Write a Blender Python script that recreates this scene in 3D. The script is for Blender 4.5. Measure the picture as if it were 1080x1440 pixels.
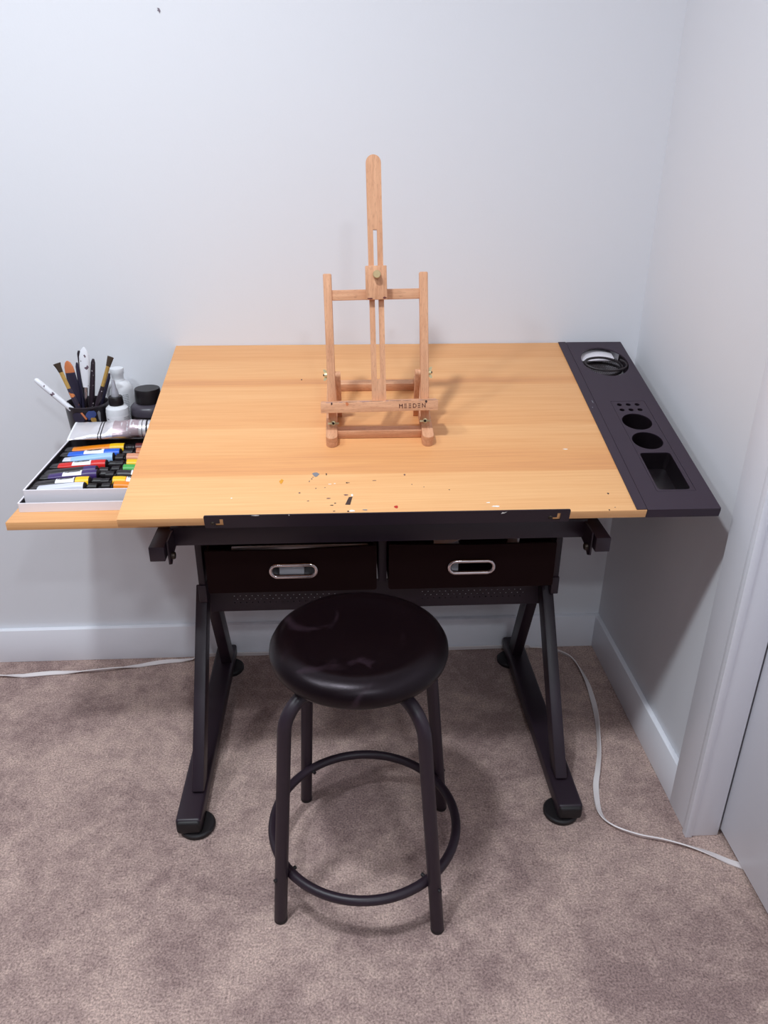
import bpy, bmesh, math, random
from mathutils import Vector, Matrix
for o in list(bpy.data.objects): bpy.data.objects.remove(o)
S = bpy.context.scene
C = S.collection
V = Vector
PI = math.pi
random.seed(7)
sin, cos, rad = math.sin, math.cos, math.radians

# ------------------------------------------------------------------ camera
F_PX, TH, PS, RO, CAM_H = 1085.0, 0.4453, 0.0539, 0.0038, 1.27
fw = V((sin(PS)*cos(TH), cos(PS)*cos(TH), -sin(TH)))
r0 = V((cos(PS), -sin(PS), 0)); u0 = r0.cross(fw)
rt = cos(RO)*r0 + sin(RO)*u0
up = -sin(RO)*r0 + cos(RO)*u0
cam_d = bpy.data.cameras.new('camera'); cam = bpy.data.objects.new('camera', cam_d); C.objects.link(cam)
cam_d.sensor_fit = 'VERTICAL'; cam_d.sensor_height = 36.0; cam_d.lens = F_PX/1440*36.0
cam_d.clip_start = 0.02
mw = Matrix.Identity(4)
for i in range(3):
    mw[i][0], mw[i][1], mw[i][2] = rt[i], up[i], -fw[i]
mw[2][3] = CAM_H
cam.matrix_world = mw
S.camera = cam

# ------------------------------------------------------------------ light
S.view_settings.view_transform = 'Standard'; S.view_settings.look = 'None'
S.view_settings.gamma = 1.0; S.view_settings.use_curve_mapping = False
S.view_settings.exposure = 0.0
w = bpy.data.worlds.new('world'); S.world = w; w.use_nodes = True
w.node_tree.nodes['Background'].inputs[0].default_value = (0.8, 0.85, 1, 1)
w.node_tree.nodes['Background'].inputs[1].default_value = 0.0

def lamp(name, loc, power, radius, col):
    d = bpy.data.lights.new(name, 'AREA'); d.shape = 'DISK'; d.size = radius*2
    d.energy = power; d.color = col
    o = bpy.data.objects.new(name, d); C.objects.link(o); o.location = loc
    return o
LAMP_COL = (0.88, 0.965, 1.03)
for loc_, pw_ in (((-1.30, 0.85, 2.40), 3.5), ((-1.20, 0.55, 2.40), 12.0), ((-0.75, 0.75, 2.40), 2.5), ((-0.40, 0.60, 2.40), 21.5),
                  ((-0.70, -1.75, 2.40), 3.0), ((0.20, -1.50, 2.40), 4.5), ((0.45, -0.90, 2.40), 12.0)):  # last two are added fill for the trim and the floor under the desk
    lamp('ceiling_or_fill_lamp', loc_, pw_, 0.075, LAMP_COL)

# ------------------------------------------------------------------ materials
def srgb(r, g, b):
    f = lambda c: (c/255/12.92) if c/255 <= 0.04045 else ((c/255+0.055)/1.055)**2.4
    return (f(r), f(g), f(b), 1.0)
def new_mat(name):
    m = bpy.data.materials.new(name); m.use_nodes = True
    return m, m.node_tree.nodes, m.node_tree.links, m.node_tree.nodes['Principled BSDF']
def plain(name, col, rough=0.5, metal=0.0, spec=0.5, bump=0.0, bscale=400, var=0.0, vscale=20, coat=0.0, trans=0.0):
    m, N, L, P = new_mat(name)
    P.inputs['Base Color'].default_value = col; P.inputs['Roughness'].default_value = rough
    P.inputs['Metallic'].default_value = metal; P.inputs['Specular IOR Level'].default_value = spec
    P.inputs['Coat Weight'].default_value = coat; P.inputs['Transmission Weight'].default_value = trans
    tc = N.new('ShaderNodeTexCoord')
    if bump:
        n = N.new('ShaderNodeTexNoise'); n.inputs['Scale'].default_value = bscale; n.inputs['Detail'].default_value = 3
        b = N.new('ShaderNodeBump'); b.inputs['Strength'].default_value = bump; b.inputs['Distance'].default_value = 0.002
        L.new(tc.outputs['Object'], n.inputs['Vector']); L.new(n.outputs['Fac'], b.inputs['Height']); L.new(b.outputs[0], P.inputs['Normal'])
    if var:
        n2 = N.new('ShaderNodeTexNoise'); n2.inputs['Scale'].default_value = vscale; n2.inputs['Detail'].default_value = 4
        mx = N.new('ShaderNodeMix'); mx.data_type = 'RGBA'
        mx.inputs[6].default_value = tuple(c*(1-var) for c in col[:3])+(1,)
        mx.inputs[7].default_value = tuple(min(1, c*(1+var)) for c in col[:3])+(1,)
        L.new(tc.outputs['Object'], n2.inputs['Vector']); L.new(n2.outputs['Fac'], mx.inputs[0]); L.new(mx.outputs[2], P.inputs['Base Color'])
    return m

def carpet_mat():
    m, N, L, P = new_mat('carpet_pile')
    tc = N.new('ShaderNodeTexCoord')
    def noise(sc, det, ro=0.5, dist=0.0):
        n = N.new('ShaderNodeTexNoise'); n.inputs['Scale'].default_value = sc; n.inputs['Detail'].default_value = det
        n.inputs['Roughness'].default_value = ro; n.inputs['Distortion'].default_value = dist
        L.new(tc.outputs['Object'], n.inputs['Vector']); return n
    big = noise(4.5, 4, 0.6, 0.6); mid = noise(30, 6, 0.78); fine = noise(260, 3, 0.75)
    r1 = N.new('ShaderNodeValToRGB'); r1.color_ramp.elements[0].position = 0.33; r1.color_ramp.elements[1].position = 0.66
    r1.color_ramp.elements[0].color = srgb(162, 139, 135); r1.color_ramp.elements[1].color = srgb(209, 184, 174)
    a = N.new('ShaderNodeMath'); a.operation = 'MULTIPLY_ADD'; a.inputs[1].default_value = 0.85; a.inputs[2].default_value = -0.425
    ad = N.new('ShaderNodeMath'); ad.operation = 'ADD'
    L.new(mid.outputs['Fac'], a.inputs[0]); L.new(big.outputs['Fac'], ad.inputs[0]); L.new(a.outputs[0], ad.inputs[1]); L.new(ad.outputs[0], r1.inputs[0])
    r2 = N.new('ShaderNodeValToRGB'); r2.color_ramp.elements[0].position = 0.30; r2.color_ramp.elements[1].position = 0.70
    r2.color_ramp.elements[0].color = (0.40, 0.37, 0.38, 1); r2.color_ramp.elements[1].color = (1.36, 1.33, 1.31, 1)
    L.new(fine.outputs['Fac'], r2.inputs[0])
    mx = N.new('ShaderNodeMix'); mx.data_type = 'RGBA'; mx.blend_type = 'MULTIPLY'; mx.inputs[0].default_value = 1
    L.new(r1.outputs[0], mx.inputs[6]); L.new(r2.outputs[0], mx.inputs[7]); L.new(mx.outputs[2], P.inputs['Base Color'])
    b = N.new('ShaderNodeBump'); b.inputs['Strength'].default_value = 0.6; b.inputs['Distance'].default_value = 0.004
    L.new(fine.outputs['Fac'], b.inputs['Height']); L.new(b.outputs[0], P.inputs['Normal'])
    P.inputs['Roughness'].default_value = 0.95; P.inputs['Specular IOR Level'].default_value = 0.1
    return m

def board_mat(name, stops, base_y, span):
    """maple laminate: grain along X, plank tones across the depth (stops: fraction, factor)"""
    m, N, L, P = new_mat(name)
    tc = N.new('ShaderNodeTexCoord'); sp = N.new('ShaderNodeSeparateXYZ'); L.new(tc.outputs['Object'], sp.inputs[0])
    mr = N.new('ShaderNodeMapRange'); mr.inputs[1].default_value = base_y; mr.inputs[2].default_value = base_y+span
    L.new(sp.outputs['Y'], mr.inputs[0])
    ramp = N.new('ShaderNodeValToRGB'); cr = ramp.color_ramp
    while len(cr.elements) < len(stops): cr.elements.new(0.5)
    for e, (p_, f) in zip(cr.elements, stops):
        e.position = p_; e.color = (f, f, f, 1)
    mp = N.new('ShaderNodeMapping'); mp.inputs['Scale'].default_value = (1.3, 16, 16); L.new(tc.outputs['Object'], mp.inputs[0])
    n1 = N.new('ShaderNodeTexNoise'); n1.inputs['Scale'].default_value = 2.2; n1.inputs['Detail'].default_value = 5; n1.inputs['Roughness'].default_value = 0.6; n1.inputs['Distortion'].default_value = 0.7
    L.new(mp.outputs[0], n1.inputs['Vector'])
    mp2 = N.new('ShaderNodeMapping'); mp2.inputs['Scale'].default_value = (4, 190, 190); L.new(tc.outputs['Object'], mp2.inputs[0])
    n2 = N.new('ShaderNodeTexNoise'); n2.inputs['Scale'].default_value = 1.6; n2.inputs['Detail'].default_value = 4; L.new(mp2.outputs[0], n2.inputs['Vector'])
    # wobble the plank lookup a little with the broad noise
    ad = N.new('ShaderNodeMath'); ad.operation = 'MULTIPLY_ADD'; ad.inputs[1].default_value = 0.30; ad.inputs[2].default_value = -0.15; L.new(n1.outputs['Fac'], ad.inputs[0])
    L.new(mr.outputs[0], ramp.inputs[0])
    s1 = N.new('ShaderNodeMath'); s1.operation = 'ADD'; L.new(ramp.outputs[0], s1.inputs[0]); L.new(ad.outputs[0], s1.inputs[1])
    ad2 = N.new('ShaderNodeMath'); ad2.operation = 'MULTIPLY_ADD'; ad2.inputs[1].default_value = 0.6; ad2.inputs[2].default_value = -0.30; L.new(n2.outputs['Fac'], ad2.inputs[0])
    s2 = N.new('ShaderNodeMath'); s2.operation = 'ADD'; L.new(s1.outputs[0], s2.inputs[0]); L.new(ad2.outputs[0], s2.inputs[1])
    col = N.new('ShaderNodeValToRGB')
    col.color_ramp.elements[0].position = 0.0; col.color_ramp.elements[0].color = srgb(202, 134, 90)
    col.color_ramp.elements[1].position = 1.0; col.color_ramp.elements[1].color = srgb(242, 190, 134)
    e = col.color_ramp.elements.new(0.5); e.color = srgb(226, 162, 106)
    L.new(s2.outputs[0], col.inputs[0]); L.new(col.outputs[0], P.inputs['Base Color'])
    P.inputs['Roughness'].default_value = 0.42; P.inputs['Specular IOR Level'].default_value = 0.3
    return m

def beech_mat(name, axis, tilt=0.0):
    m, N, L, P = new_mat(name)
    tc0 = N.new('ShaderNodeTexCoord'); tr = N.new('ShaderNodeMapping'); tr.inputs['Rotation'].default_value = (tilt, 0, 0); L.new(tc0.outputs['Object'], tr.inputs[0])
    mp = N.new('ShaderNodeMapping'); L.new(tr.outputs[0], mp.inputs[0])
    sc = [90, 90, 90]; sc[axis] = 7
    mp.inputs['Scale'].default_value = sc
    n = N.new('ShaderNodeTexNoise'); n.inputs['Scale'].default_value = 2.0; n.inputs['Detail'].default_value = 5; L.new(mp.outputs[0], n.inputs['Vector'])
    mp2 = N.new('ShaderNodeMapping'); sc2 = [700, 700, 700]; sc2[axis] = 110; mp2.inputs['Scale'].default_value = sc2; L.new(tr.outputs[0], mp2.inputs[0])
    n2 = N.new('ShaderNodeTexNoise'); n2.inputs['Scale'].default_value = 1; n2.inputs['Detail'].default_value = 1; L.new(mp2.outputs[0], n2.inputs['Vector'])
    r2 = N.new('ShaderNodeValToRGB'); r2.color_ramp.elements[0].position = 0.30; r2.color_ramp.elements[1].position = 0.42
    r2.color_ramp.elements[0].color = (0.72, 0.68, 0.66, 1); r2.color_ramp.elements[1].color = (1, 1, 1, 1); L.new(n2.outputs['Fac'], r2.inputs[0])
    r = N.new('ShaderNodeValToRGB'); r.color_ramp.elements[0].position = 0.3; r.color_ramp.elements[1].position = 0.7
    r.color_ramp.elements[0].color = srgb(204, 146, 110); r.color_ramp.elements[1].color = srgb(228, 174, 136); L.new(n.outputs['Fac'], r.inputs[0])
    mx = N.new('ShaderNodeMix'); mx.data_type = 'RGBA'; mx.blend_type = 'MULTIPLY'; mx.inputs[0].default_value = 0.6
    L.new(r.outputs[0], mx.inputs[6]); L.new(r2.outputs[0], mx.inputs[7]); L.new(mx.outputs[2], P.inputs['Base Color'])
    P.inputs['Roughness'].default_value = 0.55; P.inputs['Specular IOR Level'].default_value = 0.3
    return m

M = {}
M['wall'] = plain('wall_paint', srgb(228, 228, 233), 0.6, spec=0.3, bump=0.06, bscale=260)
M['ceil'] = plain('ceiling_paint', srgb(232, 232, 234), 0.8, spec=0.2)
M['farwall'] = plain('far_wall_paint', srgb(140, 138, 142), 0.8, spec=0.2)
M['trim'] = plain('trim_paint', srgb(240, 240, 247), 0.35, spec=0.5)
M['chip'] = plain('chipped_plaster', srgb(130, 118, 128), 0.9)
M['carpet'] = carpet_mat()
M['board'] = board_mat('maple_laminate', [(0.0, 0.72), (0.08, 0.80), (0.188, 0.74), (0.192, 0.40), (0.27, 0.46), (0.34, 0.62), (0.435, 0.72), (0.445, 0.50), (0.56, 0.62), (0.69, 0.66), (0.715, 0.30), (0.735, 0.36), (0.75, 0.62), (0.88, 0.68), (0.885, 0.50), (1.0, 0.62)], -0.276, 0.60)
M['shelf'] = board_mat('maple_laminate_shelf', [(0.0, 0.58), (0.2, 0.64), (0.3, 0.58), (0.6, 0.62), (1.0, 0.6)], -0.17, 0.47)
M['beechX'] = beech_mat('beech_across', 0); M['beechY'] = beech_mat('beech_lengthwise', 1); M['beechZ'] = beech_mat('beech_upright', 2, rad(26))
M['steel'] = plain('black_coated_steel', srgb(41, 29, 39), 0.42, spec=0.45, bump=0.05, bscale=900)
M['panel'] = plain('slate_plastic', srgb(54, 42, 54), 0.5, spec=0.35, bump=0.05, bscale=900, var=0.06, vscale=9)
M['well'] = plain('black_tray_plastic', srgb(24, 18, 22), 0.3, spec=0.5)
M['fabric'] = plain('black_drawer_fabric', srgb(32, 14, 14), 0.9, spec=0.15, bump=0.2, bscale=1400)
M['rubber'] = plain('black_rubber', srgb(24, 19, 22), 0.55)
M['chrome'] = plain('chrome', srgb(215, 205, 205), 0.12, metal=1)
M['brass'] = plain('brass', srgb(226, 212, 168), 0.38, metal=0.6, var=0.1, vscale=300)
M['bolt'] = plain('dark_bolt', srgb(70, 62, 55), 0.4, metal=0.8)
M['knob'] = plain('aged_brass_knob', srgb(196, 172, 128), 0.45, metal=0.35, var=0.12, vscale=400)
M['white_plastic'] = plain('white_cord', srgb(235, 226, 226), 0.45)
M['cable'] = plain('black_cable', srgb(38, 30, 34), 0.5)
M['card'] = plain('white_card', srgb(238, 232, 238), 0.5)
M['cardin'] = plain('dark_liner', srgb(40, 36, 40), 0.6)
M['silver'] = plain('aluminium_foil', srgb(226, 222, 226), 0.32, metal=0.45, bump=0.35, bscale=90)
M['ink'] = plain('printed_ink', srgb(35, 28, 32), 0.6)
M['burn'] = plain('burnt_lettering', srgb(84, 38, 26), 0.8)
M['bottle'] = plain('white_bottle_plastic', srgb(226, 226, 230), 0.35, spec=0.5)
M['label'] = plain('white_label', srgb(240, 238, 242), 0.45)
M['nozzle'] = plain('clear_nozzle', srgb(205, 203, 212), 0.25, trans=0.45)
M['capblack'] = plain('black_cap', srgb(26, 20, 23), 0.4, spec=0.4)
M['jar'] = plain('charcoal_jar', srgb(66, 60, 70), 0.35)
M['cup'] = plain('black_cup_plastic', srgb(34, 26, 34), 0.35)
M['hair'] = plain('bristle', srgb(72, 56, 44), 0.9, bump=0.5, bscale=900)
M['gold'] = plain('gold_ferrule', srgb(214, 172, 96), 0.35, metal=0.4, var=0.2, vscale=200)
M['navy'] = plain('navy_handle', srgb(46, 42, 62), 0.35, spec=0.5)
M['darkhandle'] = plain('dark_handle', srgb(40, 30, 38), 0.35)
def paint(n, *c, rough=0.35): M[n] = plain(n, srgb(*c), rough)
paint('paint_orange', 240, 138, 20); paint('paint_yellow', 246, 196, 20); paint('paint_blue', 26, 98, 214); paint('paint_sky', 160, 200, 240)
paint('paint_red', 216, 30, 28); paint('paint_purple', 62, 40, 104); paint('paint_green', 74, 172, 76); paint('paint_maroon', 104, 44, 42)
paint('paint_peach', 224, 154, 120); paint('paint_pearl', 214, 214, 226); paint('paint_black', 34, 28, 32); paint('paint_copper', 206, 122, 78)
paint('stain_grey', 128, 128, 134); paint('stain_dark', 62, 44, 40); paint('stain_amber', 222, 150, 30); paint('stain_white', 244, 240, 234); paint('stain_red', 190, 40, 28); paint('stain_blue', 70, 84, 140); paint('stain_brown', 122, 88, 84)
M['mauve_reflection'] = plain('mauve_reflection_foil', srgb(186, 166, 172), 0.35, metal=0.4, bump=0.3, bscale=90)
def painted(name, base, spots, scale=120, thr=0.62):
    m, N, L, P = new_mat(name)
    tc = N.new('ShaderNodeTexCoord'); n = N.new('ShaderNodeTexNoise'); n.inputs['Scale'].default_value = scale; n.inputs['Detail'].default_value = 2
    L.new(tc.outputs['Object'], n.inputs['Vector'])
    r = N.new('ShaderNodeValToRGB'); r.color_ramp.interpolation = 'CONSTANT'
    r.color_ramp.elements[0].color = srgb(*base); r.color_ramp.elements[1].position = thr; r.color_ramp.elements[1].color = srgb(*spots)
    L.new(n.outputs['Fac'], r.inputs[0]); L.new(r.outputs[0], P.inputs['Base Color']); P.inputs['Roughness'].default_value = 0.4
    return m
M['spotwhite'] = painted('paint_spattered_white', (236, 236, 242), (108, 88, 100), 90, 0.66)
M['spotdark'] = painted('paint_spattered_dark', (48, 36, 46), (196, 186, 190), 170, 0.66)
M['spotorange'] = painted('paint_spattered_navy', (52, 44, 62), (214, 128, 74), 70, 0.60)
def seat_mat():
    m, N, L, P = new_mat('black_leatherette')
    tc = N.new('ShaderNodeTexCoord')
    n = N.new('ShaderNodeTexNoise'); n.inputs['Scale'].default_value = 420; n.inputs['Detail'].default_value = 2; L.new(tc.outputs['Object'], n.inputs['Vector'])
    b = N.new('ShaderNodeBump'); b.inputs['Strength'].default_value = 0.12; b.inputs['Distance'].default_value = 0.001
    L.new(n.outputs['Fac'], b.inputs['Height']); L.new(b.outputs[0], P.inputs['Normal'])
    n2 = N.new('ShaderNodeTexNoise'); n2.inputs['Scale'].default_value = 9; n2.inputs['Detail'].default_value = 4; n2.inputs['Distortion'].default_value = 1.2; L.new(tc.outputs['Object'], n2.inputs['Vector'])
    r = N.new('ShaderNodeValToRGB'); r.color_ramp.elements[0].position = 0.58; r.color_ramp.elements[1].position = 0.74
    r.color_ramp.elements[0].color = srgb(13, 5, 8); r.color_ramp.elements[1].color = srgb(52, 38, 46)
    L.new(n2.outputs['Fac'], r.inputs[0]); L.new(r.outputs[0], P.inputs['Base Color'])
    P.inputs['Roughness'].default_value = 0.34; P.inputs['Specular IOR Level'].default_value = 0.27; P.inputs['Specular Tint'].default_value = (1, 0.86, 0.96, 1)
    return m
M['seat'] = seat_mat()

# ------------------------------------------------------------------ mesh helpers
WM = {}
def frame_from(origin, x, y, z):
    m = Matrix.Identity(4)
    for i in range(3): m[i][0], m[i][1], m[i][2], m[i][3] = x[i], y[i], z[i], origin[i]
    return m
def link_mesh(name, bm, mats, parent=None, kind=None, label=None, smooth=True, angle=35):
    """bm vertices are WORLD coordinates; they are moved into the parent's frame"""
    P = WM[parent.name] if parent else Matrix.Identity(4)
    bmesh.ops.recalc_face_normals(bm, faces=bm.faces)
    bm.transform(P.inverted())
    me = bpy.data.meshes.new(name); bm.to_mesh(me); bm.free()
    for m in (mats if isinstance(mats, (list, tuple)) else [mats]): me.materials.append(m)
    if smooth:
        me.polygons.foreach_set('use_smooth', [True]*len(me.polygons)); me.set_sharp_from_angle(angle=rad(angle))
    o = bpy.data.objects.new(name, me); C.objects.link(o)
    if parent: o.parent = parent
    WM[o.name] = P
    if kind: o['kind'] = kind
    if label: o['label'] = label
    return o
def tag(o, label, cat, group=None):
    o['label'] = label; o['category'] = cat
    if group: o['group'] = group
    return o
def thing(name, label, cat, loc, rot=None, group=None):
    o = bpy.data.objects.new(name, None); C.objects.link(o)
    o.empty_display_size = 0.05
    m = Matrix.Translation(V(loc)) @ (rot.to_4x4() if rot else Matrix.Identity(4))
    o.matrix_world = m; WM[o.name] = m
    return tag(o, label, cat, group)
def BM(): return bmesh.new()
def box(bm, x0, x1, y0, y1, z0, z1, bev=0.0, mat=None, mi=0, seg=2):
    r = bmesh.ops.create_cube(bm, size=1)
    vs = r['verts']
    bmesh.ops.scale(bm, vec=(x1-x0, y1-y0, z1-z0), verts=vs)
    bmesh.ops.translate(bm, vec=((x0+x1)/2, (y0+y1)/2, (z0+z1)/2), verts=vs)
    fs = set(f for v in vs for f in v.link_faces)
    if bev:
        es = list(set(e for v in vs for e in v.link_edges))
        rr = bmesh.ops.bevel(bm, geom=es, offset=bev, segments=seg, profile=0.5, affect='EDGES')
        vs = list(set(v for f in rr['faces'] for v in f.verts) | set(v for v in vs if v.is_valid))
        fs = set(f for v in vs for f in v.link_faces)
    for f in fs: f.material_index = mi
    if mat is not None: bmesh.ops.transform(bm, matrix=mat, verts=vs)
    return vs
def tube(bm, pts, radii, n=14, caps=True, closed=False, mi=0, flat=None):
    """sweep a circle (or ellipse: flat=(a,b) multipliers) along pts"""
    pts = [V(p) for p in pts]; k = len(pts)
    if not hasattr(radii, '__len__'): radii = [radii]*k
    rings = []; prev = None
    for i, p in enumerate(pts):
        if closed: t = pts[(i+1) % k]-pts[i-1]
        else: t = pts[min(i+1, k-1)]-pts[max(i-1, 0)]
        t.normalize()
        if prev is None:
            a = V((0, 0, 1)) if abs(t.z) < 0.9 else V((1, 0, 0))
            nx = t.cross(a).normalized()
        else:
            nx = (prev - t*prev.dot(t)).normalized()
        prev = nx; ny = t.cross(nx)
        fa, fb = flat[i] if flat and isinstance(flat[0], tuple) else (flat or (1, 1))
        rings.append([bm.verts.new(p + nx*cos(2*PI*j/n)*radii[i]*fa + ny*sin(2*PI*j/n)*radii[i]*fb) for j in range(n)])
    fs = []
    for i in range(k if closed else k-1):
        A, B = rings[i], rings[(i+1) % k]
        for j in range(n): fs.append(bm.faces.new((A[j], A[(j+1) % n], B[(j+1) % n], B[j])))
    if caps and not closed:
        fs.append(bm.faces.new(list(reversed(rings[0])))); fs.append(bm.faces.new(rings[-1]))
    for f in fs: f.material_index = mi
    return rings
def lathe(bm, prof, mat=None, n=32, mi=0):
    """prof: [(r, z)] about Z"""
    rings = []
    vs = []
    for r, z in prof:
        if r < 1e-6: v = bm.verts.new((0, 0, z)); rings.append([v]); vs.append(v)
        else:
            ring = [bm.verts.new((r*cos(2*PI*j/n), r*sin(2*PI*j/n), z)) for j in range(n)]; rings.append(ring); vs += ring
    for A, B in zip(rings, rings[1:]):
        for j in range(n):
            if len(A) == 1 and len(B) == 1: continue
            if len(A) == 1: f = bm.faces.new((A[0], B[j], B[(j+1) % n]))
            elif len(B) == 1: f = bm.faces.new((A[j], A[(j+1) % n], B[0]))
            else: f = bm.faces.new((A[j], A[(j+1) % n], B[(j+1) % n], B[j]))
            f.material_index = mi
    if mat is not None: bmesh.ops.transform(bm, matrix=mat, verts=vs)
    return vs
def plate(bm, outer, holes, z0, z1, mat=None, mi=0):
    """flat sheet from z0 to z1 with holes; polygons in local XY"""
    made = []
    top = []; bot = []
    for z, store in ((z1, top), (z0, bot)):
        loops = []
        for poly in [outer]+list(holes):
            loops.append([bm.verts.new((p[0], p[1], z)) for p in poly])
        es = []
        for lp in loops:
            for a, b in zip(lp, lp[1:]+lp[:1]): es.append(bm.edges.new((a, b)))
        g = bmesh.ops.triangle_fill(bm, use_beauty=True, use_dissolve=False, edges=es)
        for f in g['geom']:
            if isinstance(f, bmesh.types.BMFace): f.material_index = mi
        store.extend(loops)
        for lp in loops: made += lp
    for A, B in zip(top, bot):
        k = len(A)
        for j in range(k):
            f = bm.faces.new((A[j], A[(j+1) % k], B[(j+1) % k], B[j])); f.material_index = mi
    if mat is not None: bmesh.ops.transform(bm, matrix=mat, verts=made)
    return made
def circ(cx, cy, rx, ry=None, n=28, a0=0):
    ry = rx if ry is None else ry
    return [(cx+rx*cos(a0+2*PI*j/n), cy+ry*sin(a0+2*PI*j/n)) for j in range(n)]
def rrect(x0, x1, y0, y1, r, n=6):
    out = []
    for cx, cy, a in ((x1-r, y1-r, 0), (x0+r, y1-r, 90), (x0+r, y0+r, 180), (x1-r, y0+r, 270)):
        for j in range(n+1):
            t = rad(a+90*j/n); out.append((cx+r*cos(t), cy+r*sin(t)))
    return out
def blob(cx, cy, rx, ry, n=11, jit=0.35, seed=0):
    g = random.Random(seed)
    return [(cx+rx*cos(2*PI*j/n)*(1+g.uniform(-jit, jit)), cy+ry*sin(2*PI*j/n)*(1+g.uniform(-jit, jit))) for j in range(n)]
def catmull(pts, n=8, closed=False):
    P = [V(p) for p in pts]; k = len(P); out = []
    for i in range(k if closed else k-1):
        if closed: a, b, c, d = P[i-1], P[i], P[(i+1) % k], P[(i+2) % k]
        else: a, b, c, d = P[max(i-1, 0)], P[i], P[i+1], P[min(i+2, k-1)]
        for j in range(n):
            t = j/n
            out.append(0.5*((2*b)+(c-a)*t+(2*a-5*b+4*c-d)*t*t+(3*b-a-3*c+d)*t**3))
    if not closed: out.append(P[-1])
    return out
def text_bm(s, size, depth, mat):
    cu = bpy.data.curves.new('lettering', 'FONT'); cu.body = s; cu.size = size; cu.extrude = depth; cu.offset = size*0.022; cu.align_x = 'CENTER'; cu.align_y = 'CENTER'
    cu.resolution_u = 3
    o = bpy.data.objects.new('lettering', cu); C.objects.link(o)
    dg = bpy.context.evaluated_depsgraph_get()
    me = bpy.data.meshes.new_from_object(o.evaluated_get(dg))
    bm = bmesh.new(); bm.from_mesh(me); bm.transform(mat)
    bpy.data.objects.remove(o); bpy.data.curves.remove(cu); bpy.data.meshes.remove(me)
    return bm
def rot_to(d):
    return V(d).normalized().to_track_quat('Z', 'Y').to_matrix().to_4x4()

# ------------------------------------------------------------------ the room
YW, XW = 1.775, 0.692
def struct(name, bm, m, **k): return link_mesh(name, bm, m, kind='structure', **k)
def sbox(name, m, *a, bev=0.0):
    bm = BM(); box(bm, *a, bev=bev); return struct(name, bm, m)
XL, YF, ZC = -2.3, -2.0, 2.44
sbox('floor', M['carpet'], XL-0.1, 1.4, YF-0.1, YW+0.1, -0.05, 0.0)
sbox('ceiling', M['ceil'], XL-0.1, 1.4, YF-0.1, YW+0.1, ZC, ZC+0.05)
wb = sbox('wall_back', M['wall'], XL, XW+0.12, YW, YW+0.1, 0, ZC)
sbox('wall_right', M['wall'], XW, XW+0.12, 1.112, YW, 0, ZC)
sbox('wall_right.001', M['wall'], 0.747, 0.85, YF, 0.30, 0, ZC)
sbox('wall_right.002', M['wall'], 0.747, 0.85, 0.30, 1.112, 2.04, ZC)
sbox('wall_closet', M['wall'], 1.25, 1.35, 0.2, 1.2, 0, ZC)
sbox('wall_left', M['farwall'], XL-0.1, XL, YF, YW, 0, ZC)
sbox('wall_front', M['farwall'], XL, 0.85, YF-0.1, YF, 0, ZC)
sbox('baseboard_back', M['trim'], XL, XW, YW-0.015, YW, 0, 0.1, bev=0.0012)
sbox('baseboard_right', M['trim'], XW-0.013, XW, 1.19, YW-0.013, 0, 0.1, bev=0.002)
sbox('trim_1', M['trim'], XW-0.0132, XW, 1.112, 1.19, 0, ZC, bev=0.0006)
# door casing across the wall end
bm = BM(); box(bm, 0.6735, 0.743, 1.0985, 1.1118, 0, 2.1, bev=0.002); box(bm, 0.6735, 0.688, 1.095, 1.1005, 0, 2.1, bev=0.002)
struct('trim_2', bm, M['trim'])
bm = BM(); box(bm, 0.747, 0.782, 0.30, 1.103, 0.014, 2.03, bev=0.002)
d1 = struct('door_1', bm, M['trim'])
bm = BM()
for a in ((0.36, 0.90, 0.12, 0.14), (0.36, 0.90, 0.93, 0.95), (0.36, 0.38, 0.14, 0.93), (0.88, 0.90, 0.14, 0.93)):
    box(bm, 0.742, 0.749, *a, bev=0.002)
link_mesh('moulding', bm, M['trim'], d1)
# small chip in the wall paint
bm = BM(); plate(bm, [(-0.3445, 1.5045), (-0.3405, 1.5035), (-0.3385, 1.4995), (-0.3405, 1.4955), (-0.342, 1.4985), (-0.3445, 1.5000), (-0.343, 1.5015)], [], 0, 0.0008, Matrix(((1, 0, 0, 0), (0, 0, -1, YW-0.0001), (0, 1, 0, 0), (0, 0, 0, 1))))
link_mesh('paint_chip', bm, M['chip'], wb)

# ------------------------------------------------------------------ drafting table
B0 = V((-0.3832, 1.1758, 0.7034)); BT = 0.2447; BD = 0.6168; BWD = 0.90; BT_TH = 0.0165
ba = -0.0036
bu = V((cos(ba), sin(ba), 0)); bv = V((-sin(ba)*cos(BT), cos(ba)*cos(BT), sin(BT))); bn = bu.cross(bv)
MB = frame_from(B0, bu, bv, bn)
def b2w(u, v, n=0): return B0+bu*u+bv*v+bn*n
T = thing('drafting_table', 'black steel drafting table with a tilted maple top, two drawers and a slate side panel', 'table', (0.062, 1.45, 0))
bm = BM(); box(bm, 0, BWD, 0, BD, -BT_TH, 0, bev=0.0012, mat=MB)
top = link_mesh('tabletop', bm, M['board'], T, label='tilted maple laminate tabletop with paint spots')
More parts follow.
